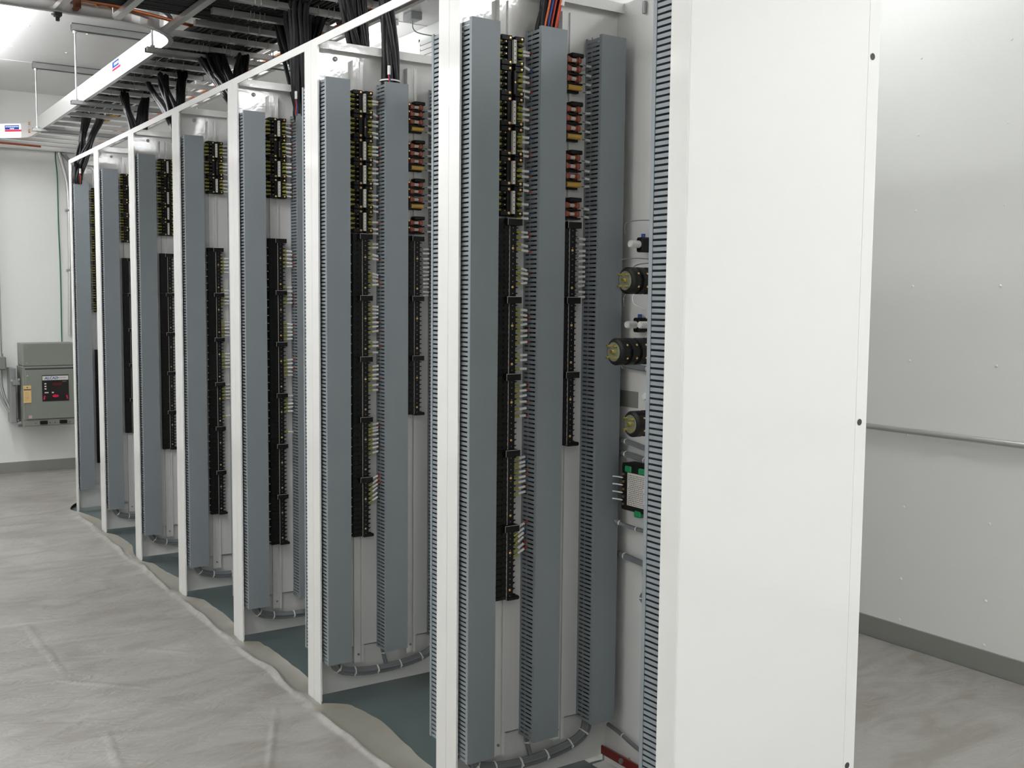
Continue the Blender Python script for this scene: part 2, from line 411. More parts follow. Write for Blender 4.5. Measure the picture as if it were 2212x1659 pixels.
zmap = lambda p: 2.1355-(p-80)*.00128
S_UP = [(109, 0), (117, .1), (139, -.35), (161, 0), (172, 0), (190, -.1), (201, -.15), (228, -.05), (240, 0), (251, 0), (266, -.18), (288, 0), (299, .05), (318, 0), (327, 0), (359.5, 0), (371, 0),
        (387, -.12), (399, -.12), (430, 0), (449, 0), (460, 0)]
S_LO = [(490, 0), (500, .05), (516, -.2), (528, -.1), (567, -.25), (577, -.1), (588, -.1), (600, .1), (656, -.1), (667, -.1), (678, 0), (690, .15), (702, 0), (714, .1), (728, .1), (755, 0), (766, .05), (785, 0),
        (822, .1), (833, .05), (845, .1), (857, 0), (873, .1), (888, 0), (981, .1), (992, .1), (1001, .15), (1012, .1), (1024, .1), (1035, .15), (1048, .15), (1060, .2),
        (1134, .35), (1147, .5), (1157, .5), (1168, .55), (1182, .5), (1193, .5)]
S_2 = [497, 509, 525, 536, 548, 559, 571, 582, 593, 604, 616, 628]
TIPS = ['red', None, 'blue', 'orange', None, 'red']

def column_a(root, x, y, z_top, n, sleeves=True, both=True, seed=0, step=.0805):
    rr = random.Random(seed); z = z_top; out = []
    for i in range(n):
        z0 = z-step
        o = inst('terminal_block', BA, root, (x, y, z0)); out.append(o)
        for sx in (.028, .066):
            for sz in (.072, .0075): inst('screw', SCREW, o, (sx, -.034, sz))
        if i % 7 in (1,): inst('marker_strip', STRIPD, o, (.043, 0, .002))
        else: inst('marker_strip', STRIP, o, (.038, 0, .002))
        for q in range(4):
            lz = .0155+q*.0163
            inst('ring_lug', LUG, o, (.068, -.020, lz)); inst('ring_lug', LUG, o, (.004, -.020, lz))
            if both: inst('wire_sleeve', TICK, o, (-.006, -.020, lz))
        z -= step
    return out
def place_sleeve(blocks, x, y, z, tilt, k, root, rr):
    # parent to the block that carries this height
    best = min(blocks, key=lambda o: abs(o.location.z+.04-z)); p = best.location
    inst('wire_sleeve', SL[k], best, (x-p.x, y-p.y, z-p.z), (0, -tilt, rr.uniform(-.1, .15)))
def column_b(root, x, y, z_top, z_bot, n, pts=13, cap=True):
    h = (z_top-z_bot)/n; out = []
    for i in range(n):
        z0 = z_top-(i+1)*h
        o = inst('terminal_block', get_bb(round(h, 4), pts), root, (x, y, z0)); out.append(o)
        inst('label_holder', BR, o, (0, 0, h-.019)); inst('screw', SCREW, o, (.0475, -.0268, h*.62)); inst('screw', SCREW, o, (.0475, -.0268, h*.12))
    if cap: inst('end_cap', EC, out[-1], (0, 0, -.004))
    return out

# ------------------------------------------------------------------ racks
H = 2.286; D = .567
LAB = ['seventh and farthest open white relay rack, last in the row before the battery charger wall',
       'sixth open white relay rack from the camera, second from the far end of the row',
       'fifth open white relay rack from the camera in the row',
       'fourth open white relay rack from the camera, middle of the row',
       'third open white relay rack from the camera in the row',
       'second open white relay rack from the camera, beside the nearest one',
       'nearest open white relay rack, closed on the camera side by a plain white side panel']
LAY = {0: dict(a=(2.116, 10), b=(1.069, .32, 4)), 1: dict(a=(2.138, 5), b=(1.645, .604, 5)), 2: dict(a=(2.143, 5), b=(1.649, .604, 5)),
       3: dict(a=(2.143, 3), b=(1.652, .39, 6)), 4: dict(a=(2.146, 4), b=(1.663, .40, 6)), 5: dict(a=(2.133, 6), b=(1.647, .586, 5)), 6: dict(a=(2.136, 6), b=(1.647, .584, 5))}
def loom(root, pts, r, name='wire_loom', ties=(), m=None, n=8, strands=5):
    m = m or M['greyw']; path = smooth_path(pts, n); b = MB()
    b.tube(path, r*.86, m, 10)
    for s_ in range(strands):      # outer wires lying along the bundle
        ph = 2*math.pi*s_/strands; q = []
        for i, p in enumerate(path):
            d = (path[min(i+1, len(path)-1)]-path[max(i-1, 0)]).normalized(); a = d.cross(Vector((0, 1, .01))).normalized(); c = d.cross(a)
            q.append(p+r*.70*(math.cos(ph)*a+math.sin(ph)*c))
        b.tube(q, r*.34, m, 6)
    o = part(name, b, root)
    L = len(path)-1
    for t in ties:
        i = max(1, min(L-1, int(t*L))); p = path[i]; d = (path[i+1]-path[i-1]).normalized()
        part('cable_tie', MB().cyl(p-d*.0018, p+d*.0018, r*1.13, M['white'], 12).box(p.x-.002, p.x+.002, p.y-r*1.13-.003, p.y-r*.9, p.z-.003, p.z+.003, M['white']), o)
    return o
for k in range(7):
    y0, y1 = YS[k+1], YS[k]; W = y1-y0; lay = LAY[k]
    root = thing('relay_rack', LAB[k], 'rack', (0, y0, 0), 'white relay racks standing in a row')
    mw = M['rack']
    t = .0025
    # posts: L section, face towards the aisle
    for ya, yb, yr in ((0.0005, .055, 0.0005), (W-.055, W-.0005, W-.003)):
        p = MB().box(-.0015, t, ya, yb, 0, H, mw)
        yi = yb-t if ya < .01 else ya
        p.box(t, .0045, yi, yi+t, .02, H-.03, mw)
        part('frame_post', p, root)
    part('top_rail', MB().box(-.0015, t, .055, W-.055, H-.026, H, mw).box(t, .026, .0505, W-.0505, H-t, H, mw), root)
    if k == 6:
        sp = MB().box(.001, D, 0, t, .0, H, mw)
        sp.box(D-.036, D-.0355, -.0006, 0, .0, H, M['rackm'])
        part('side_panel', sp, root, 'plain glossy white outer side panel facing the camera')
        for z in (1.972, 1.155, .345):
            part('bolt_hole', MB().lathe((.545, -.0004, z), (0, -1, 0), [(0, .0075), (.0008, .0075), (.001, .006), (.0005, .0001)], M['hole'], 14), root)
    else:
        part('side_panel', MB().box(.002, D, 0, t, .023, H, mw), root)
    part('side_panel', MB().box(.002, D, W-t, W-.0002, .023, H, mw), root)
    part('front_panel', MB().box(D, D+.003, .0005, W-.0005, .05, H, mw), root)
    # top cross angles and lower skirt
    part('cross_rail', MB().box(.018, D, W-.034, W-t, H-.003, H, mw).box(.018, D, W-.034, W-.032, H-.028, H-.003, mw), root)
    part('cross_rail', MB().box(.018, D, t, .034, H-.003, H, mw).box(.018, D, .032, .034, H-.028, H-.003, mw), root)
    YP = W-.015                     # face of the mounting plate
    part('mounting_plate', MB().box(.095, .0965, YP, W-t, .18, 2.12, mw).box(.095, .555, YP, YP+.002, .18, 2.12, mw).box(.095, .555, YP, W-t, .18, .182, mw), root)
    for xc in (.142, .352):
        c = MB().box(xc, xc+.010, YP-.008, W-t, .12, 2.235, mw).box(xc+.028, xc+.038, YP-.008, W-t, .12, 2.235, mw).box(xc+.010, xc+.028, YP-.002, W-t, .12, 2.235, mw)
        c.cyl((xc+.019, YP-.002, .15), (xc+.019, YP-.006, .15), .004, M['galvd'], 10)
        part('mounting_channel', c, root)
    part('panel_bolt', MB().lathe((.085, W-.003, 2.235), (0, -1, 0), [(0, .008), (.004, .0078), (.006, .004), (.0062, .0001)], M['galv'], 10), root)
    part('panel_bolt', MB().lathe((.53, W-.003, 2.15), (0, -1, 0), [(0, .009), (.006, .0088), (.007, .004), (.0072, .0001)], M['galv'], 10), root)
    # wire ducts
    for xd, zz in ((.012, .158), (.234, .168), (.442, .175)):
        duct(root, xd, YP if xd > .1 else W-t, zz, DUCT_A if xd > .1 else DUCT_C)
    duct(root, .024, t, .158, DUCT_B, True)
    # first terminal column
    yc = YP-.006; X1 = .128
    za, na = lay['a']; A = column_a(root, X1, yc, za, na, seed=k)
    zt, zb, nb = lay['b']; B = column_b(root, X1, yc, zt, zb, nb)
    rr = random.Random(100+k)
    if k >= 5:
        i = 0
        for pz, tl in S_UP+S_LO:
            z = zmap(pz)+(rr.uniform(-.002, .002) if k == 5 else 0)
            place_sleeve(A if z > 1.65 else B, X1+.074, yc-.026, z, tl, TIPS[(i*(3 if k == 5 else 1)+(i//3)) % 6], root, rr); i += 1
    elif k >= 3:
        for z in [za-.02-.0805*j-.0163*q for j in range(na) for q in range(4)]+[zt-.05-j*.0158-(j//5)*.07 for j in range(26) if zt-.05-j*.0158-(j//5)*.07 > zb+.03]:
            place_sleeve(A if z > zt else B, X1+.074, yc-.026, z, rr.uniform(-.12, .12), rr.choice(TIPS+[None]*3), root, rr)
    # left-hand ticks beside the lower blocks
    if k in (5, 4, 3):
        for o in B:
            for q in range(0, 12, 2): inst('wire_sleeve', TICK, o, (-.001, -.018, .012+q*.016))
    # second terminal column (fuses above, blocks below)
    X2 = .338
    if k >= 3:
        first = None
        for g, fs, yl in (((109, 128, 149), 170, 1)[0:0] or ((109, 128, 149), 170, 98), ((215, 235, 256), 276, 203), ((320, 339, 361), 381, 308), ((425, 444), None, 412)):
            inst('end_cap', CAPB, root, (X2, yc, zmap(yl)-.006))
            for q in g: inst('fuse_holder', FUSE, root, (X2, yc, zmap(q)-.012)).__setitem__('label', 'red-brown fuse holder')
            if fs: inst('resistor', RES, root, (X2, yc, zmap(fs)-.008), label='amber wound resistor')
        C = column_b(root, X2-.006, yc, 1.648, 1.008, 3)
        for q in (116, 136, 156, 174, 220, 239, 259, 278, 325, 346, 363, 381, 430, 448):
            b_ = inst('wire_sleeve', SL['plain'], root, (X2+.086, yc-.02, zmap(q)), (0, rr.uniform(-.15, .15), .1))
        for q in S_2: place_sleeve(C, X2+.070, yc-.018, zmap(q), rr.uniform(-.1, .15), 'plain', root, rr)
    # loom along the bottom of the divider
    if k:
        loom(root, [(.050, W-.034, .20), (.055, W-.036, .150), (.085, W-.036, .112), (.170, W-.034, .092), (.260, W-.034, .088), (.350, W-.034, .094), (.420, W-.034, .108), (.462, W-.034, .135), (.470, W-.034, .19)],
             .0155, ties=(.22, .34, .46, .58, .72, .86))
        if k >= 5: loom(root, [(.245, W-.030, .20), (.252, W-.030, .15), (.262, W-.034, .105)], .007, ties=(.6,))
    # ground bar along the bottom of the front panel
    if k in (5, 6, 4):
        part('ground_bar', MB().box(D-.030, D-.024, W-.90 if k > 4 else .05, W-.02, .038, .064, M['redbar']), root, 'dark red painted copper bar')
        part('base_angle', MB().box(D-.05, D, .01, W-.004, .0005, .003, mw).box(D-.003, D, .01, W-.004, .003, .03, mw), root)
        for yy in (W-.12, W-.32):
            part('standoff_bolt', MB().cyl((D, yy, .052), (D-.034, yy, .052), .0035, M['galv'], 8).cyl((D-.03, yy, .052), (D-.036, yy, .052), .009, M['galv'], 6), root)
    R6 = root

# ---- devices on the back of the nearest rack's front panel (y local = world - 1.5659)
Y6 = YS[7]
def rotary(y, z, xe, n, r):
    b = MB(); L = D-xe; prof = [(0, .0001), (0, r*.80), (.004, r*.95)]
    st = (L-.02)/n
    for i in range(n):
        t = .006+i*st; prof += [(t, r), (t+st*.62, r), (t+st*.66, r*.86), (t+st*.96, r*.86)]
    prof += [(L, r*.8), (L, .0001)]
    b.lathe((xe, y, z), (1, 0, 0), prof, M['black'], 24)
    o = part('rotary_switch', b, R6, 'black stacked rotary switch with brass end plate')
    e = MB().lathe((xe-.0005, y, z), (-1, 0, 0), [(0, r*.72), (.0015, r*.70), (.0018, r*.6), (.0018, .0001)], M['plate'], 20)
    e.cyl((xe, y, z), (xe-.010, y, z), .0055, M['stud'], 10)
    e.box(xe-.006, xe-.002, y-.010, y+.010, z-.003, z+.003, M['stud'])
    part('end_plate', e, o)
    for a in (45, 135, 225, 315):
        dy, dz = r*.55*math.cos(R(a)), r*.6*math.sin(R(a))
        part('stud', MB().cyl((xe, y+dy, z+dz), (xe-.014, y+dy, z+dz), .0030, M['stud'], 8), o)
    for i in range(n):
        t = xe+.006+(i+.4)*st
        for a in (150, 205):
            part('terminal_screw', MB().cyl((t, y+r*.98*math.cos(R(a)), z+r*.98*math.sin(R(a))), (t, y+r*1.06*math.cos(R(a)), z+r*1.06*math.sin(R(a))), .003, M['brass'], 6), o)
    return o
rotary(2.19-Y6, 1.479, .365, 6, .036)
rotary(2.18-Y6, 1.291, .322, 7, .036)
rotary(2.15-Y6, 1.100, .358, 5, .035)
def lampsock(y, z, xe):
    b = MB().lathe((xe, y, z), (1, 0, 0), [(0, .0001), (0, .0085), (.003, .0105), (.035, .0105), (.036, .007)], M['white'], 14)
    o = part('indicator_lamp_socket', b, R6)
    part('socket_base', MB().bbox(xe+.035, D, y-.014, y+.014, z-.022, z+.020, M['black'], .004).cyl((xe+.05, y, z+.02), (xe+.05, y, z+.030), .006, M['blue'], 8), o)
for a in ((2.325-Y6, 1.585, .49), (2.345-Y6, 1.357, .50), (2.288-Y6, 1.358, .50), (2.262-Y6, 1.158, .50)): lampsock(*a)
b = MB().bbox(D-.05, D, 2.245-Y6, 2.375-Y6, .818, .955, M['black'], .003)
o = part('relay_module', b, R6, 'black electronic module with printed plate and green connectors')
b = MB().box(D-.0525, D-.050, 2.262-Y6, 2.345-Y6, .835, .930, M['strip'])
rr = random.Random(4)
for i in range(16):
    z = .838+i*.0056; yy = 2.268-Y6+rr.uniform(0, .01)
    while yy < 2.338-Y6:
        l = rr.uniform(.003, .010); b.box(D-.0530, D-.0525, yy, min(yy+l, 2.341-Y6), z, z+.0022, M['greyw']); yy += l+.003
part('data_plate', b, o)
for (ya, z) in ((2.345, .937), (2.285, .937), (2.30, .812)):
    part('green_connector', MB().bbox(D-.055, D-.02, ya-.016-Y6, ya+.012-Y6, z-.006, z+.012, M['green'], .003), o)
for i in range(5):
    z = .835+i*.022
    part('terminal_screw', MB().cyl((D-.050, 2.362-Y6, z), (D-.054, 2.362-Y6, z), .004, M['brass'], 8), o)
for i in range(4):
    z = .846+i*.022
    loom(R6, [(D-.052, 2.365-Y6, z), (D-.060, 2.40-Y6, z), (D-.062, 2.425-Y6, z-.006), (D-.060, 2.438-Y6, z-.03), (D-.055, 2.435-Y6, .80)], .0024, 'wire', m=M['white'], strands=0)
loom(R6, [(D-.055, 2.436-Y6, .83), (D-.055, 2.434-Y6, .80), (D-.05, 2.41-Y6, .780), (D-.03, 2.34-Y6, .765), (D-.03, 2.22-Y6, .768)], .0065, ties=(.2, .4, .6, .8))
loom(R6, [(D-.02, 2.466-Y6, 1.232), (D-.02, 2.40-Y6, 1.236), (D-.02, 2.30-Y6, 1.232), (D-.02, 2.18-Y6, 1.24)], .009, ties=(.3, .7))
loom(R6, [(D-.02, 2.466-Y6, 1.015), (D-.02, 2.38-Y6, 1.012), (D-.02, 2.28-Y6, 1.0), (D-.02, 2.18-Y6, 1.0)], .008, ties=(.3, .7))
loom(R6, [(D-.02, 2.466-Y6, .975), (D-.02, 2.38-Y6, .975), (D-.02, 2.28-Y6, .965), (D-.02, 2.18-Y6, .95)], .009, ties=(.3, .6))
loom(R6, [(D-.02, 2.466-Y6, .672), (D-.02, 2.40-Y6, .672), (D-.02, 2.30-Y6, .665), (D-.02, 2.20-Y6, .66)], .009, ties=(.4,))
loom(R6, [(D-.02, 2.255-Y6, .70), (D-.02, 2.285-Y6, .69), (D-.02, 2.30-Y6, .66), (D-.02, 2.295-Y6, .60), (D-.02, 2.26-Y6, .585), (D-.02, 2.20-Y6, .60)], .0055, ties=(.4, .6))
loom(R6, [(D-.02, 2.27-Y6, .60), (D-.02, 2.305-Y6, .575), (D-.02, 2.30-Y6, .553), (D-.02, 2.20-Y6, .53)], .006, ties=(.5,))
for i in range(4):
    loom(R6, [(D-.02, 2.29-Y6, .695-i*.022), (D-.03, 2.26-Y6, .697-i*.022), (D-.03, 2.23-Y6, .695-i*.022)], .0024, 'wire', m=M['white'], strands=0)
loom(R6, [(D-.02, 2.455-Y6, .135), (D-.02, 2.40-Y6, .128), (D-.02, 2.33-Y6, .112), (D-.02, 2.27-Y6, .100), (D-.02, 2.245-Y6, .07), (D-.02, 2.24-Y6, .02)], .006, ties=(.25, .5))
part('data_plate', MB().box(D-.0015, D, 2.365-Y6, 2.465-Y6, 1.112, 1.160, M['base']), R6, 'small grey data plate')
for zc, yy in ((1.62, 2.30), (1.515, 2.33), (1.42, 2.30), (1.50, 2.26)):
    loom(R6, [(D-.09, yy+.03-Y6, zc-.01), (D-.09, yy+.025-Y6, zc+.022), (D-.06, yy-.01-Y6, zc+.030), (D-.03, yy-.06-Y6, zc+.026)], .0018, 'wire', strands=0)
loom(R6, [(D-.12, 2.25-Y6, 1.455), (D-.13, 2.24-Y6, 1.42), (D-.10, 2.22-Y6, 1.40)], .0022, 'wire', m=M['white'], strands=0)
loom(R6, [(D-.08, 2.20-Y6, 1.455), (D-.07, 2.19-Y6, 1.42), (D-.05, 2.18-Y6, 1.40)], .0022, 'wire', m=M['white'], strands=0)
loom(R6, [(D-.10, 2.18-Y6, 1.325), (D-.12, 2.20-Y6, 1.29), (D-.08, 2.16-Y6, 1.25)], .0028, 'wire', m=M['white'], strands=0)
part('panel_bolt', MB().cyl((D-.008, 2.361-Y6, 2.270), (D-.008, 2.361-Y6, 2.236), .006, M['galvd'], 8), R6)

# ------------------------------------------------------------------ cable tray over the racks
ZT = 2.56; XA, XB = -.04, .57
def rail_mesh(path, h=.102, t=.003, lip=.022, side=1, m=M['alu']):
    b = MB(); n = len(path); P = [Vector((p[0], p[1], 0)) for p in path]; N = []
    for i in range(n):
        d = (P[min(i+1, n-1)]-P[max(i-1, 0)]).normalized(); N.append(Vector((d.y, -d.x, 0))*side)   # points into the tray
    prof = [(0, 0), (lip, 0), (lip, t), (t, t), (t, h-t), (lip, h-t), (lip, h), (0, h)]
    vs = [P[i]+N[i]*a+Vector((0, 0, ZT+z)) for i in range(n) for a, z in prof]; k = len(prof)
    fs = [(i*k+j, i*k+(j+1) % k, (i+1)*k+(j+1) % k, (i+1)*k+j) for i in range(n-1) for j in range(k)]
    b.add(vs, fs, m); b.add(vs, [tuple(range(k)), tuple(range((n-1)*k, n*k))], m); return b
def arc(cx, cy, r, a0, a1, n=10): return [(cx+r*math.cos(R(a0+(a1-a0)*i/n)), cy+r*math.sin(R(a0+(a1-a0)*i/n))) for i in range(n+1)]
tray = thing('cable_tray', 'aluminium ladder cable tray running over the racks, with a bright side rail', 'cable tray', (0, 0, ZT))
def tp(name, mb, label=None):
    o = part(name, mb, tray, label); o.location = (0, 0, -ZT); return o
leftp = arc(-.34, 4.98, .30, -90, 0, 12)+[(-.04, 8.38), (-.05, 8.46), (-.09, 8.525), (-.24, 8.67), (-.33, 8.73), (-.45, 8.755), (-.70, 8.76), (-2.9, 8.76)]
leftp = [(-.34, 4.68)]+leftp[1:]
tp('side_rail', rail_mesh(leftp))
tp('side_rail', rail_mesh([(XB, 1.3), (XB, 9.14)], side=-1))
def rung(p, q, wd=.030, h=.022):
    p = Vector(p); q = Vector(q); d = (q-p).normalized(); n = Vector((-d.y, d.x, 0))*wd/2; up = Vector((0, 0, h)); lo = Vector((0, 0, ZT+.003))
    vs = [a+s_*n+lo+u for a in (p, q) for s_ in (-1, 1) for u in (Vector(), up)]
    return MB().add(vs, [(0, 1, 3, 2), (4, 6, 7, 5), (0, 4, 5, 1), (2, 3, 7, 6), (0, 2, 6, 4), (1, 5, 7, 3)], M['alu'])
y = 5.244-.2286*16
RY = []
while y < 9.0:
    if y > 1.4: RY.append(y)
    y += .2286
for y in RY:
    xa = XA
    if y > 8.38: xa = -.04 if y < 8.5 else -.13 if y < 8.65 else -1.2
    if 4.66 < y < 4.98: xa = -.34+math.sqrt(max(0, .09-(4.98-y)**2))
    if y < 4.60: xa = XA
    tp('rung', rung((xa+.002, y, 0), (XB-.002, y, 0)))
# transverse tray at the near end
tray2 = thing('cable_tray', 'ladder cable tray crossing the aisle overhead at the top left, joining the long tray', 'cable tray', (0, 0, ZT))
def tp2(name, mb, label=None):
    o = part(name, mb, tray2, label); o.location = (0, 0, -ZT); return o
tp2('side_rail', rail_mesh([(-2.95, 4.68), (-.342, 4.68)]))
tp2('side_rail', rail_mesh([(-2.95, 4.07), (-.06, 4.07)], side=-1))
for i in range(12):
    x = -.10-.2286*i-.0
    tp2('rung', rung((x, 4.072, 0), (x, 4.678 if x < -.3 else 4.80, 0)))
tp2('rail_clamp', MB().bbox(-.570, -.540, 4.660, 4.695, ZT-.016, ZT+.006, M['hole'], .004).cyl((-.555, 4.68, ZT-.016), (-.555, 4.68, ZT-.032), .008, M['hole'], 10).box(-.580, -.570, 4.672, 4.684, ZT-.012, ZT-.006, M['galv']), 'dark clamp under the tray rail')
for x in (-.40, -.355):
    tp2('splice_bolt', MB().cyl((x, 4.676, ZT+.055), (x, 4.664, ZT+.055), .010, M['brass'], 6))
# labels on the rails
LY = 5.80
lb = MB().box(-.0412, -.0400, LY, LY+.17, ZT+.030, ZT+.094, M['white']).box(-.0416, -.0412, LY+.03, LY+.17, ZT+.062, ZT+.094, M['lblue']).box(-.0416, -.0412, LY, LY+.17, ZT+.046, ZT+.058, M['lred'])
for i in range(4): lb.box(-.0419, -.0416, LY+.04+i*.024, LY+.056+i*.024, ZT+.072, ZT+.084, M['white'])
tp('maker_label', lb, 'white label with blue and red bands')
a = Vector((-.158, 8.591, 0)); bq = Vector((-.09, 8.525, 0)); d = (bq-a).normalized(); nn = Vector((-d.y, d.x, 0))*-1
lb = MB()
def lquad(u0, u1, z0, z1, off, m):
    p0 = a+d*u0+nn*off; p1 = a+d*u1+nn*off
    lb.add([p0+Vector((0, 0, ZT+z0)), p1+Vector((0, 0, ZT+z0)), p1+Vector((0, 0, ZT+z1)), p0+Vector((0, 0, ZT+z1)),
            p0-nn*.002+Vector((0, 0, ZT+z0)), p1-nn*.002+Vector((0, 0, ZT+z0)), p1-nn*.002+Vector((0, 0, ZT+z1)), p0-nn*.002+Vector((0, 0, ZT+z1))],
           [(0, 1, 2, 3), (4, 7, 6, 5), (0, 4, 5, 1), (2, 6, 7, 3), (0, 3, 7, 4), (1, 5, 6, 2)], m)
OF = .0016
lquad(-.030, .125, .008, .092, OF, M['white']); lquad(-.030, .085, .060, .090, OF+.0008, M['lblue']); lquad(-.030, .125, .045, .058, OF+.0008, M['lred'])
for i in range(11): lquad(-.024+i*.0098, -.018+i*.0098, .076, .084, OF+.0014, M['white'])
for i in range(4): lquad(.012+i*.009, .018+i*.009, .063, .071, OF+.0014, M['white'])
tp('maker_label', lb, 'white label with a blue and a red band on the curved far rail')
for z in (.03, .085): tp('splice_bolt', MB().cyl((-.052, 8.36, ZT+z), (-.064, 8.36, ZT+z), .011, M['brass'], 6))
tp('splice_bolt', MB().cyl((-.062, 4.90, ZT+.055), (-.085, 4.885, ZT+.055), .008, M['brass'], 6))

# hangers
for y, lbx in ((5.07, 'trapeze hanger of strut and rods nearest the curved tray corner'), (6.70, 'middle trapeze hanger holding the long cable tray from the ceiling'), (7.96, 'far trapeze hanger holding the long cable tray near the charger wall')):
    t = thing('trapeze_hanger', lbx, 'hanger', (0, y, ZT), 'trapeze hangers of the long tray')
    x0 = -.075; c = MB()
    zt = CEIL-ZT
    c.box(x0-.02, .70, -.0205, .0205, zt-.003, zt, M['galv']).box(x0-.02, .70, -.0205, -.0185, zt-.041, zt, M['galv']).box(x0-.02, .70, .0185, .0205, zt-.041, zt, M['galv'])
    c.box(x0-.02, .70, -.0205, -.010, zt-.041, zt-.039, M['galv']).box(x0-.02, .70, .010, .0205, zt-.041, zt-.039, M['galv'])
    part('top_channel', c, t)
    c = MB().box(x0-.03, .68, -.0205, .0205, -.003, -.001, M['galv']).box(x0-.03, .68, -.0205, -.0185, -.022, -.001, M['galv']).box(x0-.03, .68, .0185, .0205, -.022, -.001, M['galv'])
    part('bottom_channel', c, t)
    for xr in (x0, .63):
        ro = part('threaded_rod', MB().cyl((xr, 0, -.02), (xr, 0, zt-.02), .0048, M['galv'], 8), t)
        part('nut', MB().cyl((xr, 0, .0), (xr, 0, .010), .012, M['galv'], 6), ro); part('nut', MB().cyl((xr, 0, zt-.055), (xr, 0, zt-.041), .012, M['alu'], 6), ro)

# ------------------------------------------------------------------ cables lying in the trays
rr = random.Random(11)
run = thing('cable_run', 'black cables laced side by side along the long ladder tray', 'cables', (0, 0, ZT+.03))
def rp(name, mb, root, z=ZT+.03, label=None):
    o = part(name, mb, root, label); o.location = (0, 0, -z); return o
for i in range(46):
    x = .02+i*.0108; lay2 = i % 2
    yend = 5.15 if i < 2 else rr.choice([3.9, 4.3, 4.6]) if i > 37 else rr.choice([4.6, 5.2]) if i > 32 else rr.choice([6.0, 6.0, 6.6, 6.6, 7.3, 7.45])
    if 4 < i < 24: yend = max(yend, rr.choice([6.7, 7.3]))
    z = ZT+.036+.015*lay2+rr.uniform(0, .006)
    n = max(4, int((yend-1.6)/.22)); pts = []
    for j in range(n+1):
        yy = 1.6+(yend-1.6)*j/n
        pts.append((x+.010*noise.noise((i*3.1, yy*1.3, 0)), yy, z+.008*noise.noise((i*1.7, yy*2.1, 5))))
    rp('cable', MB().tube(smooth_path(pts, 2), .0082, M['cable'], 6), run)
for i, x in enumerate((.272, .296)):
    rp('cable', MB().tube([(x, 7.12, ZT+.034), (x, 7.4, ZT+.034), (x+.006, 7.66, ZT+.034)], .007, M['yellow'], 6), run, label='short yellow cable')
lc = MB()
for y in RY:
    if y > 7.3: continue
    for q in range(9 if y < 5.3 else 5 if y < 6.4 else 3):
        x = rr.uniform(.04, .50 if y < 5.6 else .42)
        lc.box(x-.0015, x+.0015, y-.0165, y+.0165, ZT+.0005, ZT+.002, M['lace']).box(x-.0015, x+.0015, y-.018, y-.0165, ZT, ZT+.055, M['lace']).box(x-.0015, x+.0015, y+.0165, y+.018, ZT, ZT+.055, M['lace'])
o = rp('lacing', lc, run, label='pale waxed lacing cord around the rungs'); o['kind'] = 'stuff'
run2 = thing('cable_run', 'black cables crossing the aisle overhead in the short tray', 'cables', (0, 0, ZT+.03))
for i in range(30):
    y = 4.11+i*.0152; xa = -2.9; xb = .50-.25*rr.random()
    if i > 26: xb = .3
    z = ZT+.036+.014*(i % 2)
    pts = [(xa+(xb-xa)*j/10, y+.008*noise.noise((i*2.3, j*.9, 1)), z+.006*noise.noise((i, j*.7, 2))) for j in range(11)]
    rp('cable', MB().tube(smooth_path(pts, 2), .0078, M['cable'], 6), run2)
# copper ground conductors
tag(part('copper_conductor', MB().tube(smooth_path([(-2.9, 4.645, ZT+.060), (-1.2, 4.645, ZT+.058), (-.75, 4.645, ZT+.062), (-.36, 4.650, ZT+.055), (-.1, 4.72, ZT+.050), (.2, 4.83, ZT+.050), (.40, 4.84, ZT+.05)], 6), .0075, M['copper'], 8)),
    'bare stranded copper conductor along the crossing tray at the top left', 'copper conductor')
tag(part('copper_conductor', MB().tube(smooth_path([(.528, 1.5, ZT+.045), (.528, 4.0, ZT+.042), (.525, 6.0, ZT+.045), (.52, 8.9, ZT+.042)], 6), .0075, M['copper'], 8)),
    'bare copper conductor running inside the right rail of the long tray', 'copper conductor')
tag(part('copper_conductor', MB().tube(smooth_path([(-2.9, 8.80, ZT-.012), (-1.2, 8.80, ZT-.015), (-.3, 8.80, ZT-.012), (.1, 8.84, ZT-.012)], 6), .008, M['copper'], 8)),
    'bare copper conductor along the far wall under the far tray end', 'copper conductor')
tag(part('ground_clamp', MB().bbox(-.505, -.475, 4.62, 4.662, ZT+.012, ZT+.085, mat('bronze', (.16, .06, .03), .45, .6), .008)), 'brown bronze clamp on the copper conductor of the crossing tray', 'clamp')

# ------------------------------------------------------------------ cable bundles dropping from the tray into the racks
def bundle(label, bottoms, tops, n, seed, r=.0092, low=.0, ties=True, wd=.029):
    rr = random.Random(seed); bx, by, bz = bottoms
    t = thing('cable_bundle', label, 'cables', (bx, by, bz), 'black cable bundles dropping into the racks')
    for i in range(n):
        tx, ty, tw, sgn = tops[i % len(tops)]
        a = 2*math.pi*i/n*2.4; q = math.sqrt((i+.5)/n)
        ox, oy = wd*q*math.cos(a), .024*q*math.sin(a)
        sx = rr.uniform(-tw, tw); x1 = tx+sx; y1 = ty+rr.uniform(-.018, .018)
        bend = rr.uniform(.008, .035)
        pts = [(bx+ox*.9, by+oy*.8, bz-low), (bx+ox, by+oy, bz+.05),
               (bx+ox*1.1+(x1-bx-ox)*.30+rr.uniform(-.008, .008), by+oy+(y1-by-oy)*.30, bz+(ZT-bz)*.42+rr.uniform(-.02, .02)),
               (bx+ox+(x1-bx-ox)*.72+rr.uniform(-.008, .008), by+oy+(y1-by-oy)*.74, bz+(ZT-bz)*.78),
               (x1, y1, ZT+.01), (x1, y1+sgn*.035, ZT+.035+bend), (x1, y1+sgn*.12, ZT+.045+bend), (x1, y1+sgn*.35, ZT+.045+bend)]
        o = part('cable', MB().tube(smooth_path(pts, 5), r*rr.uniform(.85, 1.15), M['cable'], 7), t); o.location = (-bx, -by, -bz)
    return t
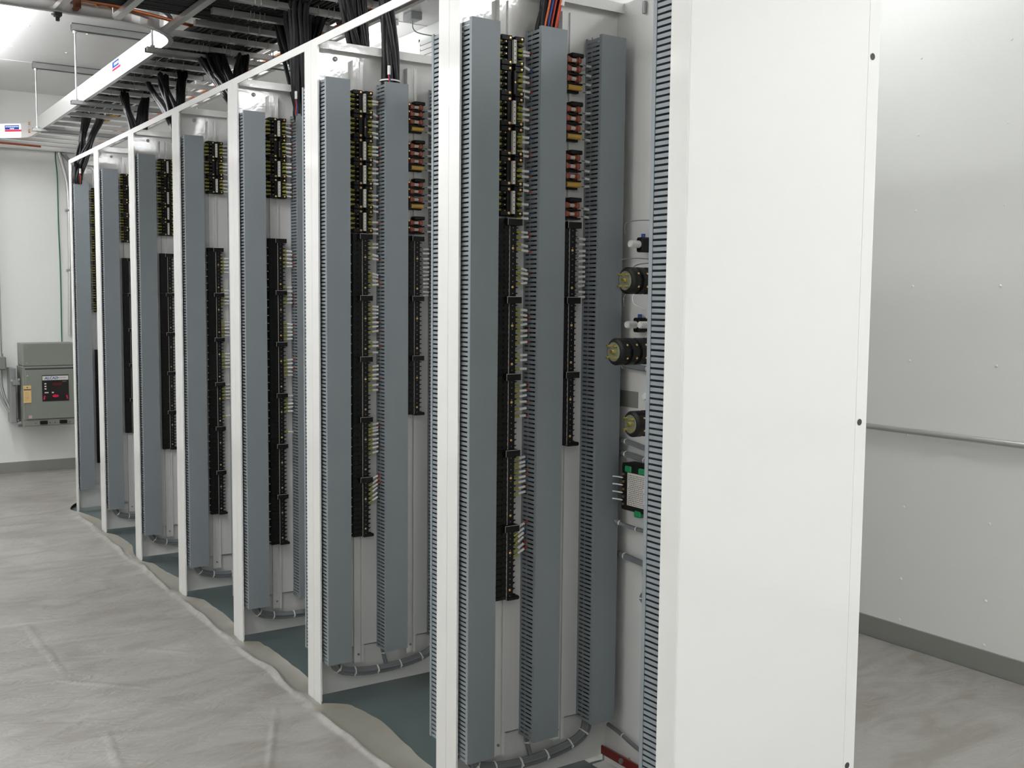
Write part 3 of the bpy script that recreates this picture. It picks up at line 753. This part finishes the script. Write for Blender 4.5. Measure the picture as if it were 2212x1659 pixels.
def band(t, p, rx, ry, m, h=.006, name='cable_tie'):
    b = MB(); n = 18; vs = []
    for z in (-h/2, h/2):
        for i in range(n): vs.append((p[0]+rx*math.cos(2*math.pi*i/n), p[1]+ry*math.sin(2*math.pi*i/n), p[2]+z))
    b.add(vs, [(i, (i+1) % n, n+(i+1) % n, n+i) for i in range(n)], m, True)
    o = part(name, b, t); o.location = -t.location
A = bundle('cable bundle hanging into the middle wire duct of the second rack', (.272, 3.37, 2.13), [(.262, 3.39, .032, -1)], 17, 1)
def jacket(t, x, y, z0, dx=0, cols=('red', 'blue')):
    part('cable_marker', MB().cyl((x, y, z0+.035), (x+dx, y, z0+.065), .0058, M['white'], 8), t).location = -t.location
    for j, c in enumerate(cols):
        part('wire', MB().tube([(x+.004*(j-.5), y-.001, z0+.036), (x+.004*(j-.2)+.002, y, z0+.01), (x+.006*j, y+.004, z0-.03)], .0018, M[c], 6), t, c+' wire').location = -t.location
jacket(A, .250, 3.334, 2.155)
band(A, (.272, 3.37, 2.176), .036, .032, M['white'], .005)
B_ = bundle('thick cable bundle dropping behind the top cross rail between second and third rack', (.245, 3.52, 2.12), [(.19, 3.50, .05, -1), (.14, 3.50, .03, -1)], 26, 2)
C_ = bundle('thickest cable bundle, dropping into the wire duct of the third rack', (.262, 4.14, 2.14), [(.23, 4.10, .05, -1), (.29, 4.22, .06, -1), (.29, 4.38, .035, 1), (.40, 4.28, .02, -1)], 48, 3, r=.0092)
jacket(C_, .228, 4.108, 2.185, cols=('red', 'blue'))
D_ = bundle('forked cable bundle dropping between the third and fourth rack', (.055, 4.31, 2.14), [(.165, 5.13, .02, 1), (.205, 5.08, .035, 1), (.23, 5.05, .035, 1), (.335, 5.02, .025, 1)], 44, 4)
E_ = bundle('forked cable bundle with a tie band dropping between the fourth and fifth rack', (.040, 5.09, 2.14), [(.145, 5.70, .025, 1), (.235, 5.66, .02, 1), (.135, 5.95, .01, 1)], 34, 5, r=.0085)
band(E_, (.058, 5.22, 2.28), .036, .05, M['lace'], .012)
F_ = bundle('cable bundle in a clear fork dropping between the fifth and sixth rack', (.055, 5.88, 2.14), [(.12, 6.38, .022, 1), (.245, 6.40, .022, 1)], 30, 6, r=.0085)
G_ = bundle('farthest cable bundle, dropping into the last rack by the charger wall', (.035, 7.255, 2.13), [(.13, 7.42, .022, 1), (.21, 7.37, .022, 1)], 24, 7, r=.0075)
jacket(G_, .045, 7.222, 2.16, cols=('red',))
H_ = bundle('nearest cable bundle with orange and blue wires, entering the middle duct of the nearest rack', (.272, 2.436, 2.12), [(.37, 2.46, .035, -1)], 18, 8, r=.0092)
for j, (c, x) in enumerate((('orange', .262), ('blue', .272), ('red', .300), ('red', .282), ('orange', .296))):
    o = part('wire', MB().tube(smooth_path([(x-.020, 2.414, 2.10), (x-.012, 2.408, 2.17), (x+.000, 2.402, 2.24), (x+.03, 2.415, 2.34), (x+.06, 2.44, 2.55)], 5), .0027, M[c], 6), H_, c+' wire'); o.location = -H_.location
o = part('cable_marker', MB().cyl((.300, 2.402, 2.225), (.309, 2.404, 2.262), .0062, M['white'], 8), H_); o.location = -H_.location

# ------------------------------------------------------------------ air duct, grille and box behind the racks
ad = thing('air_duct', 'white sheet-metal air duct along the top of the right wall behind the racks', 'air duct', (1.96, 3.2, 2.5))
o = part('duct_casing', MB().bbox(1.62, XW, 3.2, YF, 2.50, CEIL, M['wall'], .004), ad); o.location = (-1.96, -3.2, -2.5)
g = MB(); gx = 1.62
g.box(gx-.008, gx, 4.75, 5.62, 2.755, 2.770, M['rackm']).box(gx-.008, gx, 4.75, 5.62, 2.920, 2.935, M['rackm']).box(gx-.008, gx, 5.605, 5.62, 2.755, 2.935, M['rackm']).box(gx-.001, gx, 4.75, 5.62, 2.770, 2.920, M['hole'])
for i in range(5):
    z = 2.775+i*.030
    g.add([(gx-.002, 4.75, z+.006), (gx-.002, 5.605, z+.006), (gx-.012, 5.605, z+.027), (gx-.012, 4.75, z+.027), (gx-.001, 4.75, z+.006), (gx-.001, 5.605, z+.006), (gx-.011, 5.605, z+.028), (gx-.011, 4.75, z+.028)],
          [(0, 1, 2, 3), (7, 6, 5, 4), (0, 4, 5, 1), (2, 6, 7, 3), (1, 5, 6, 2), (0, 3, 7, 4)], M['rackm'])
o = part('grille', g, ad); o.location = (-1.96, -3.2, -2.5)
t = thing('junction_box', 'small grey junction box with a short lead on the ceiling behind the second rack', 'junction box', (1.42, 5.34, CEIL))
part('box_body', MB().bbox(-.035, .035, -.05, .05, -.042, 0, M['galvd'], .004), t)
part('lead', MB().tube(smooth_path([(0, 0, -.042), (.01, .01, -.08), (.05, .01, -.10), (.198, .02, -.10)], 5), .003, M['galvd'], 6), t)

# wall conduit on the right
t = thing('conduit', 'horizontal steel conduit running along the right wall at waist height', 'conduit', (XW-.022, 2, .905))
part('pipe', MB().cyl((0, -5, 0), (0, 7.0, 0), .0125, M['alu'], 14), t)
for yy in (1.8, 3.6, 5.2): part('pipe_strap', MB().box(-.014, .022, yy-.01, yy+.01, -.016, .016, M['galv']), t)

# ------------------------------------------------------------------ battery charger wall
def text_mesh(s_, size, m, name, parent, loc, rot, shear=0, extr=.0006):
    cu = bpy.data.curves.new(name, 'FONT'); cu.body = s_; cu.size = size; cu.extrude = extr; cu.shear = shear; cu.offset = size*.018
    tmp = bpy.data.objects.new('tmp', cu); COL.objects.link(tmp); bpy.context.view_layer.update()
    me = bpy.data.meshes.new_from_object(tmp.evaluated_get(bpy.context.evaluated_depsgraph_get()))
    bpy.data.objects.remove(tmp); me.materials.clear(); me.materials.append(m)
    return inst(name, me, parent, loc, rot)
yc = YF-.26
t = thing('battery_charger', 'grey wall-mounted battery charger with a black display panel on the far wall', 'battery charger', (.10, YF, .42))
def cp(name, mb, label=None, par=None):
    o = part(name, mb, par or t, label)
    if par is None: o.location = -t.location
    return o
cp('upper_housing', MB().bbox(-.055, .34, yc, YF-.001, .868, 1.043, M['cab'], .004))
body = cp('lower_housing', MB().bbox(-.062, .345, yc-.01, YF-.001, .400, .866, M['cab'], .005))
door = cp('door', MB().bbox(-.045, .345, yc-.018, yc-.0095, .455, .840, M['cab'], .003))
cp('panel_gap', MB().box(-.045, .345, yc-.012, yc-.0099, .842, .853, M['hole']))
cp('panel_gap', MB().box(-.062, .345, yc-.0105, yc-.0099, .448, .4505, M['hole']))
for (x, z) in ((-.028, 1.018), (-.028, .892)): cp('screw', MB().cyl((x, yc, z), (x, yc-.004, z), .006, M['galvd'], 8))
dp = cp('display_panel', MB().box(.073, .268, yc-.0215, yc-.018, .592, .797, M['dark']))
dp2 = MB().box(.076, .265, yc-.0225, yc-.0215, .757, .790, M['strip'])
cp('display_header', dp2, 'pale header strip')
lt = text_mesh('ALCAD', .030, M['lblue'], 'lettering', t, Vector((.090, yc-.0228, .763))-t.location, (R(90), 0, 0), .25); lt['label'] = 'blue lettering'
b = MB()
for i in range(12): b.box(.178+i*.006, .182+i*.006, yc-.0230, yc-.0225, .772, .776, M['lblue'])
cp('header_text', b)
b = MB()
for z in (.725, .705, .685): b.box(.090, .104, yc-.0225, yc-.0215, z, z+.009, M['strip'])
b.box(.090, .118, yc-.0225, yc-.0215, .656, .664, M['strip']); b.box(.143, .157, yc-.0225, yc-.0215, .655, .665, M['strip'])
for i in range(6): b.box(.222+i*.005, .225+i*.005, yc-.0225, yc-.0215, .742, .747, M['greyw'])
cp('display_marks', b)
cp('indicator', MB().box(.150, .215, yc-.0222, yc-.0215, .715, .735, mat('dim_red', (.09, .008, .008), .3)))
b = MB(); n = 18
vs = [(.170+.024*math.cos(2*math.pi*i/n), yc-.0226, .632+.011*math.sin(2*math.pi*i/n)) for i in range(n)]
b.add(vs+[(x, yc-.0215, z) for x, _, z in vs], [tuple(range(n))]+[(i, (i+1) % n, n+(i+1) % n, n+i) for i in range(n)], M['lred'])
for x, s_ in ((.080, 1), (.252, -1)): b.add([(x, yc-.0224, .606), (x+.010, yc-.0224, .606), (x+.010+.006*s_, yc-.0224, .636), (x+.006*s_, yc-.0224, .636)], [(0, 1, 2, 3)], M['lred'])
cp('red_emblem', b, 'red oval and marks')
for x in (.052, .195):
    cp('breaker', MB().bbox(x, x+.055, yc-.024, yc-.0095, .412, .440, M['black'], .003))
b = MB()
for x in (.020, .125, .163, .272): b.cyl((x, yc-.0095, .422), (x, yc-.012, .422), .004, M['hole'], 8)
cp('small_screws', b)
cp('door_latch', MB().cyl((-.030, yc-.018, .795), (-.030, yc-.023, .795), .006, M['alu'], 8)); 
cp('sticker', MB().box(-.028, -.004, yc-.0187, yc-.018, .463, .486, M['pink']))
tg = MB().bbox(-.062, -.006, yc-.022, yc-.0187, .585, .720, M['tag'], .001).cyl((-.034, yc-.022, .705), (-.034, yc-.0228, .705), .005, M['hole'], 8)
tg.box(-.060, -.008, yc-.0226, yc-.022, .684, .692, M['hole'])
rr = random.Random(3)
for i in range(6): tg.box(-.054, -.054+rr.uniform(.02, .04), yc-.0224, yc-.022, .665-i*.012, .667-i*.012, M['greyw'])
tag(part('inspection_tag', tg), 'yellow paper tag hanging on the left of the grey charger door', 'tag')
t = thing('mounting_strut', 'upright steel strut channel bolted beside the battery charger', 'strut', (-.09, YF, .42))
part('channel', MB().bbox(-.045, -.005, -.16, -.001, .0, .43, M['galvd'], .004).box(-.03, .02, -.19, -.16, .30, .34, M['galvd']), t)
part('bolt', MB().cyl((.01, -.19, .345), (.01, -.205, .345), .009, M['alu'], 6), t); part('bolt', MB().cyl((-.035, -.16, .335), (-.035, -.18, .335), .009, M['alu'], 6), t)
t = thing('outlet_box', 'grey electrical box at the left edge of the far wall', 'junction box', (-.21, YF, .88))
part('box_body', MB().bbox(-.075, .062, -.08, -.001, -.045, .055, M['cab'], .006), t)
part('pipe_coupling', MB().cyl((.028, -.04, .055), (.028, -.04, .080), .020, M['alu'], 10), t)
tag(part('conduit', MB().tube([(-.182, YF-.04, .96), (-.182, YF-.04, 1.6), (-.190, YF-.04, 2.2), (-.190, YF-.04, CEIL-.01)], .013, M['alu'], 12)), 'vertical steel conduit rising from the box at the left edge of the photo', 'conduit')
for i, (dx, lbx) in enumerate(((0, 'outer flexible metal conduit sweeping from the left box to the charger base'), (.030, 'inner flexible metal conduit sweeping from the left box to the charger base'))):
    pth = smooth_path([(-.215+dx, YF-.05, .835), (-.212+dx, YF-.05, .72), (-.19+dx*.9, YF-.06, .62), (-.145+dx*.5, YF-.08, .52), (-.10+dx*.2, YF-.10, .45), (-.075, YF-.12, .418+i*.012)], 14)
    rads = [.0095+(.0012 if j % 2 else 0) for j in range(len(pth))]
    tag(part('flexible_conduit', MB().tube(pth, rads, M['galv'], 10)), lbx, 'conduit', 'flexible conduits by the charger')
tag(part('conduit_fitting', MB().bbox(-.085, -.045, YF-.16, YF-.09, .405, .43, M['galvd'], .006).cyl((-.08, YF-.12, .40), (-.05, YF-.12, .40), .016, M['galvd'], 10)), 'zinc conduit fitting at the lower left of the charger', 'fitting')
tag(part('green_ground_wire', MB().tube(smooth_path([(.262, YF-.012, 2.555), (.262, YF-.012, 2.50), (.272, YF-.012, 2.35), (.272, YF-.012, 2.0), (.278, YF-.012, 1.6), (.276, YF-.012, 1.2), (.272, YF-.03, 1.045)], 6), .0045, M['gwire'], 6)), 'green ground wire running down the far wall', 'wire')
t = thing('conduit', 'bent steel conduit coming down the far wall just behind the last rack', 'conduit', (.34, YF, 1.2))
o = part('pipe', MB().tube(smooth_path([(.285, YF-.02, 2.553), (.31, YF-.02, 2.46), (.34, YF-.02, 2.33), (.35, YF-.02, 2.18), (.352, YF-.02, 1.9), (.345, YF-.02, 1.5), (.335, YF-.02, 1.10)], 6), .013, M['alu'], 10), t); o.location = -t.location
for z in (2.10, 1.62): 
    o = part('pipe_strap', MB().bbox(.322, .372, YF-.034, YF-.001, z-.008, z+.008, M['galv'], .003), t); o.location = -t.location
# strut behind the tray on the far wall and the far tray's shelf angle
tag(part('wall_angle', MB().box(-2.9, XW-.7, YF-.045, YF-.001, 2.555, 2.560, M['alu']).box(-2.9, XW-.7, YF-.004, YF-.001, 2.560, 2.60, M['alu'])), 'thin metal ledge along the far wall under the tray end', 'ledge')
tag(part('wall_brace', MB().add([(.30, YF-.03, 2.55), (.33, YF-.03, 2.55), (.56, YF-.03, 2.28), (.53, YF-.03, 2.28), (.30, YF-.003, 2.55), (.33, YF-.003, 2.55), (.56, YF-.003, 2.28), (.53, YF-.003, 2.28)],
    [(0, 1, 2, 3), (4, 7, 6, 5), (0, 4, 5, 1), (2, 6, 7, 3), (1, 5, 6, 2), (0, 3, 7, 4)], M['galvd'])), 'short diagonal brace on the far wall above the last rack', 'brace')
